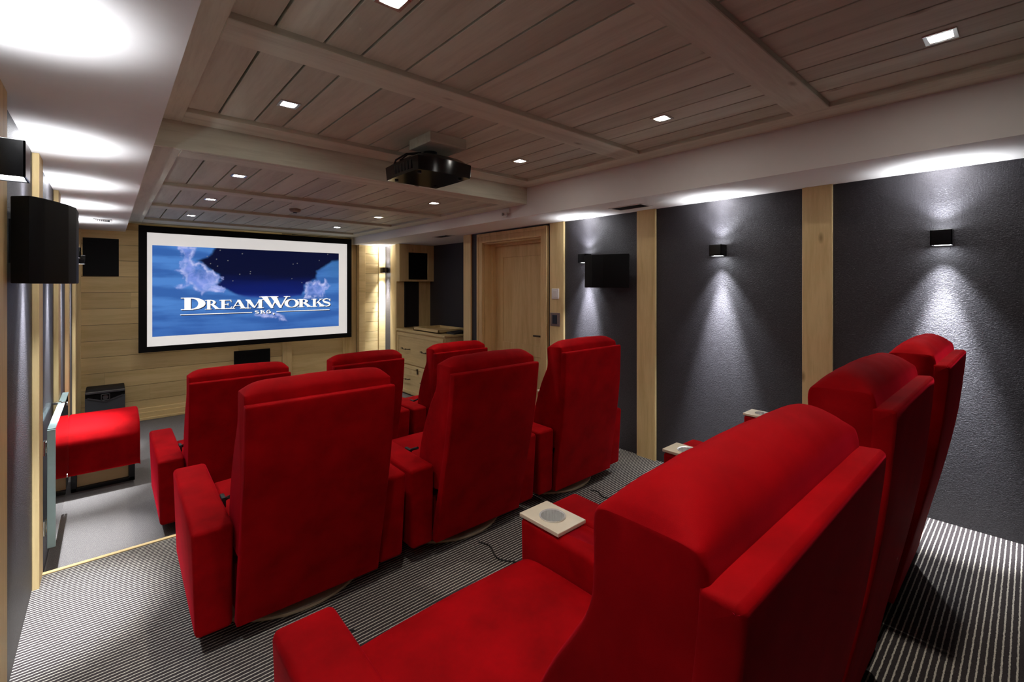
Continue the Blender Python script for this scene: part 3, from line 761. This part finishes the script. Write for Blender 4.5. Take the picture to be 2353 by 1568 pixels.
# switches on the post
t = thing('light_switch', 'white rectangular wall switch on the pine post beside the door', 'switch', (PX, 3.28, 1.407))
b = B(); box(b, -.012, .004, -.05, .05, -.055, .055, .006, 3); obj('plate', b, M['paint_w'], t)
b = B(); box(b, -.016, -.011, -.03, .03, -.035, .035, .004, 2); obj('rocker', b, M['paint_w'], t)
t = thing('control_display', 'grey framed control panel with dark display on the pine post', 'control panel', (PX, 3.283, 1.14))
b = B(); box(b, -.010, .004, -.066, .066, -.07, .07, .003); obj('bezel', b, plain('taupe_metal', lin(140, 122, 116), .35, .5), t)
b = B(); box(b, -.014, -.009, -.032, .032, -.045, .048, .002); obj('display', b, M['lcd'], t)

# ------------------------------------------------------------------ projector
t = thing('ceiling_projector', 'glossy black projector hanging under the plank ceiling', 'projector', (1.598, 2.66, 2.20))
def projbody():
    b = B(); w, l_ = .205, .215; nx = 16; ny = 14
    grid = {}
    for i in range(nx+1):
        for j in range(ny+1):
            u = -1+2*i/nx; v = -1+2*j/ny
            x = w*u*(1-.06*max(0, abs(v)-.4)); y = l_*v - (.02*(1-u*u) if j == 0 else 0)*1
            z = .088+.045*(1-u**4)*(1-.5*v**4)
            if abs(u) == 1 or abs(v) == 1: z = .086
            grid[i, j] = b.verts.new((x, y, z))
    bot = {}
    for i in range(nx+1):
        for j in range(ny+1):
            if i in (0, nx) or j in (0, ny):
                g = grid[i, j].co; bot[i, j] = b.verts.new((g.x*.97, g.y*.97, .0))
    for i in range(nx):
        for j in range(ny): b.faces.new((grid[i, j], grid[i+1, j], grid[i+1, j+1], grid[i, j+1]))
    ring = [(i, 0) for i in range(nx)]+[(nx, j) for j in range(ny)]+[(i, ny) for i in range(nx, 0, -1)]+[(0, j) for j in range(ny, 0, -1)]
    for p, q in zip(ring, ring[1:]+ring[:1]): b.faces.new((bot[p], bot[q], grid[q], grid[p]))
    b.faces.new([bot[p] for p in ring][::-1])
    return b
obj('housing', projbody(), M['blackg'], t, smooth=35)
b = B()
for i in range(6): box(b, -.205, -.198, -.14+i*.04, -.115+i*.04, .02, .07, .001, 1)
obj('side_vent', b, M['blackm'], t)
b = B(); cyl(b, (.05, .205, .045), .045, .03, 'Y', 32); obj('lens_ring', b, M['blackm'], t, smooth=30)
b = B(); box(b, .196, .208, -.20, -.13, .012, .07, .003); obj('port_cover', b, M['chrome'], t)
for x, y in ((-.15, -.15), (.15, -.15), (-.15, .15), (.15, .15)):
    b = B(); cyl(b, (x, y, -.008), .012, .01, 'Z', 16); obj('foot', b, M['rubber'], t)
b = B(); cyl(b, (0, -.03, .12), .045, .055, 'Z', 24); box(b, -.10, .10, -.09, .03, .125, .135, .003)
for sx in (-1, 1): tube(b, [(sx*.09, -.08, .13), (sx*.15, -.12, .11), (sx*.16, -.14, .09)], .008)
tube(b, [(-.05, 0, .17), (-.13, .05, .16), (-.18, .1, .12), (-.19, .12, .08)], .006)
tube(b, [(-.08, -.02, .15), (-.15, .0, .14), (-.19, .03, .10)], .005)
obj('mount_bracket', b, M['blackm'], t, smooth=30)
b = B(); box(b, 1.47, 1.74, 2.42, 2.68, 2.375, ZC, .004)
tag(obj('mounting_block', b, M['ceil_x']), 'square wooden mounting block between ceiling and projector', 'block')

# ------------------------------------------------------------------ recliners
VEL = M['velvet']
SHELL_R = [(0, .085), (-.035, .25), (-.084, .46), (-.118, .62), (-.145, .775), (-.162, .92), (-.170, 1.0), (-.171, 1.026), (-.168, 1.033), (-.162, 1.037)]
SHELL_F = [(-.126, 1.034), (-.116, .92), (-.096, .775), (-.070, .62), (-.034, .46), (.014, .25), (.049, .085)]
def recliner():
    t = thing('recliner', '', 'recliner')
    b = B()
    prof = catmull(SHELL_R, 3, False)+[Vector(SHELL_R[-1])]+catmull(SHELL_F, 3, False)+[Vector(SHELL_F[-1])]
    loft(b, prof, -.309, .309, .008, 3, 6)
    bmesh.ops.bevel(b, geom=[e for e in b.edges if e.is_manifold and e.calc_face_angle() > .9], offset=.006, segments=3, profile=.5, affect='EDGES')
    obj('back_shell', b, VEL, t, smooth=40)
    front = [(.20, .38), (.198, .46), (.185, .56), (.158, .65), (.122, .74), (.078, .83), (.036, .90), (.016, .945), (.012, .99), (.010, 1.035), (.0, 1.075), (-.022, 1.100), (-.055, 1.115), (-.092, 1.106), (-.122, 1.078), (-.130, 1.046)]
    back = [(-.133, 1.02), (-.142, .93), (-.122, .78), (-.092, .62), (-.056, .46), (-.03, .38)]
    prof = catmull(front+back, 4)
    def warp(v):
        k = abs(v.x)/.305
        if v.z > 1.0:
            zs = 1.0+.078*(1-math.exp(-(v.z-1.0)/.026)); v.z += (zs-v.z)*k**14; v.z -= .008*k*k*(v.z-1.0)/.1
        f = max(0, 1-((v.z-.72)/.3)**2)
        if v.y > -.0: v.y += .012*f*(1-k*k)
        v.z += .0025*noise.noise(Vector((v.x*14, v.y*9, v.z*9)))*(1 if v.z > .9 else .4)
        v.y += .003*noise.noise(Vector((v.x*11+5, v.y*7, v.z*8)))*(1 if v.y > -.1 and v.z > .9 else 0)
        # gathered folds along the rear corners of the roll
        return v
    b = B(); loft(b, prof, -.306, .306, .012, 6, 40, warp); bk = obj('backrest', b, VEL, t, smooth=60)
    # seat
    prof = catmull([(.10, .325), (.10, .425), (.25, .438), (.45, .445), (.66, .442), (.745, .430), (.782, .395), (.786, .35), (.76, .325), (.4, .32)], 4)
    def warp2(v):
        k = abs(v.x)/.31; v.z += .012*(1-k*k) if v.z > .40 else 0; return v
    b = B(); loft(b, prof, -.308, .308, .028, 6, 12, warp2); obj('seat', b, VEL, t, smooth=60)
    b = B(); box(b, -.308, .308, .73, .782, .115, .335, .018, 3); obj('footrest', b, VEL, t, smooth=40)
    b = B(); box(b, -.305, .305, .05, .74, .12, .325, .006); obj('seat_base', b, VEL, t)
    # arms
    for s in (-1, 1):
        xi, xo, xb = .318, .463, .448
        x = lambda v: s*v
        V = [(x(xi), .012, .090), (x(xb), .012, .090), (x(xb), .805, .090), (x(xi), .805, .090), (x(xi), -.004, .522), (x(xo), -.004, .522), (x(xo), .815, .534), (x(xi), .815, .534)]
        if s < 0: V = [V[1], V[0], V[3], V[2], V[5], V[4], V[7], V[6]]
        b = B(); hexa(b, V, .020, 4)
        obj('armrest', b, VEL, t, smooth=50)
    b = B(); box(b, .321, .456, .635, .817, .533, .546, .002); tr = obj('cup_tray', b, M['tray'], t)
    b = B(); r_ = .040
    rg = lathe(b, [(.030, -.0), (r_-.001, .0), (r_, .0035), (r_+.005, .004), (r_+.005, .0), (r_+.001, 0)], (.389, .725, .546), 40)
    lathe(b, [(0, .0006), (r_-.006, .0006), (r_-.001, .003)], (.389, .725, .546), 40)
    o = obj('cup_holder', b, M['chrome'], tr, smooth=30)
    # lever
    b = B(); tube(b, [(-.320, .30, .50), (-.300, .30, .51), (-.296, .26, .53), (-.296, .22, .545)], .008, 10); box(b, -.322, -.304, .27, .33, .48, .528, .004); obj('recline_lever', b, M['rubber'], t, smooth=30)
    # base
    b = B(); lathe(b, [(0, 0), (.385, 0), (.39, .006), (.388, .016), (.375, .020), (0, .022)], (0, .435, 0), 64); obj('base_plate', b, M['greige'], t, smooth=30)
    b = B(); lathe(b, [(.0, .02), (.15, .02), (.15, .05), (.09, .06), (.09, .123), (0, .123)], (0, .435, 0), 40); box(b, -.26, .26, .22, .66, .085, .125); obj('swivel_column', b, M['blackm'], t, smooth=30)
    return t
# cup holder: real well cut into tray and arm
def cup_cut(t):
    tr = [c for c in t.children if c.name.startswith('cup_tray')][0]
    arm = [c for c in t.children if c.name.startswith('armrest')][-1]
    hold = tr.children[0]
    for o, z0 in ((tr, .5), (arm, .455)):
        cut = B(); cyl(cut, (.389, .725, z0), .040, .2, 'Z', 40)
        me = bpy.data.meshes.new('cut'); cut.to_mesh(me); cut.free()
        co = bpy.data.objects.new('cut', me); COL.objects.link(co)
        md = o.modifiers.new('well', 'BOOLEAN'); md.object = co; md.operation = 'DIFFERENCE'; md.solver = 'EXACT'
        dg = bpy.context.evaluated_depsgraph_get(); dg.update()
        nm = bpy.data.meshes.new_from_object(o.evaluated_get(dg)); o.modifiers.clear(); o.data = nm
        bpy.data.objects.remove(co)
    b = B(); lathe(b, [(0, -.083), (.0385, -.083), (.0392, -.080), (.0392, -.004), (.0392, .002), (.045, .0035), (.045, .0005), (.0396, .0)], (.389, .725, .546), 160)
    for v in b.verts:
        d_ = Vector((v.co.x-.389, v.co.y-.725)); r_ = d_.length
        if .03 < r_ < .0394 and v.co.z < .545:
            f_ = 1-.06*(.5+.5*math.cos(20*math.atan2(d_.y, d_.x))); v.co.x = .389+d_.x*f_; v.co.y = .725+d_.y*f_
    me = bpy.data.meshes.new('cup_holder'); bmesh.ops.recalc_face_normals(b, faces=b.faces); b.to_mesh(me); b.free(); me.materials.append(M['cup'])
    for p in me.polygons: p.use_smooth = True
    me.set_sharp_from_angle(angle=math.radians(35)); hold.data = me
first = recliner(); cup_cut(first)
def copy_tree(o, parent=None):
    c = o.copy(); COL.objects.link(c)
    if parent: c.parent = parent
    for ch in list(o.children): copy_tree(ch, c)
    return c
TILT = [-.6, 1.3, .6, -1.0, 0, 4.3, .6, 0, 2.0]
CH = [(.745, .354, ZR, 0, 'nearest red velvet recliner in the foreground, rear row, left'),
      (1.674, .358, ZR, 0, 'middle red recliner of the rear row, behind the foreground one'),
      (2.605, .360, ZR, 0, 'rear-row red recliner closest to the right wall'),
      (.706, 2.165, ZM, -.015, 'left red recliner of the middle row, its whole back facing the camera'),
      (1.656, 2.16, ZM, 0, 'centre red recliner of the middle row, between its two neighbours'),
      (2.602, 2.16, ZM, .0, 'right red recliner of the middle row, before the door and dark wall'),
      (.705, 3.775, ZF, 0, 'left red recliner of the front row, beside the step edge'),
      (1.650, 3.83, ZF, 0, 'centre red recliner of the front row, mostly hidden behind the middle row'),
      (2.598, 3.81, ZF, 0, 'right red recliner of the front row, before the drawer cabinet')]
for i, (x, y, z, rz, lab) in enumerate(CH):
    o = first if i == 0 else copy_tree(first)
    o.location = (x, y, z); o.rotation_euler = (0, 0, rz)
    if TILT[i]:
        a_ = math.radians(TILT[i])
        for c in o.children:
            if c.name.startswith('back'):
                p = Vector((0, .02, .12)); c.rotation_euler = (-a_, 0, 0); c.location = p - Matrix.Rotation(-a_, 3, 'X') @ p
    tag(o, lab, 'recliner', 'red velvet recliners in three rows')

# power cords
def cord(pts, lab):
    P_ = [Vector(p) for p in pts]
    b = B(); tube(b, catmull(P_, 6, False)+[P_[-1]], .0035, 6); tag(obj('power_cord', b, M['rubber'], None, True), lab, 'cord', 'black recliner power cords')
cord([(.73, 2.13, .004), (.77, 2.07, .004), (.75, 2.0, .004), (.80, 1.94, .004)], 'short black cord on the carpet behind the left recliner of the middle row')
cord([(1.62, 2.13, .004), (1.64, 2.05, .004), (1.60, 1.93, .004), (1.66, 1.82, .004), (1.63, 1.70, .004), (1.70, 1.55, .004)], 'black cord trailing over the carpet from the centre recliner')
cord([(2.64, 2.13, .004), (2.66, 2.08, .004), (2.62, 2.00, .004), (2.66, 1.93, .004)], 'short black cord behind the right recliner of the middle row')

# ------------------------------------------------------------------ world / view
w = bpy.data.worlds.new('world'); SC.world = w; w.use_nodes = True
w.node_tree.nodes['Background'].inputs[0].default_value = (0, 0, 0, 1)
SC.view_settings.view_transform = 'Standard'; SC.view_settings.look = 'None'
SC.view_settings.gamma = 1; SC.view_settings.use_curve_mapping = False
SC.view_settings.exposure = EXP
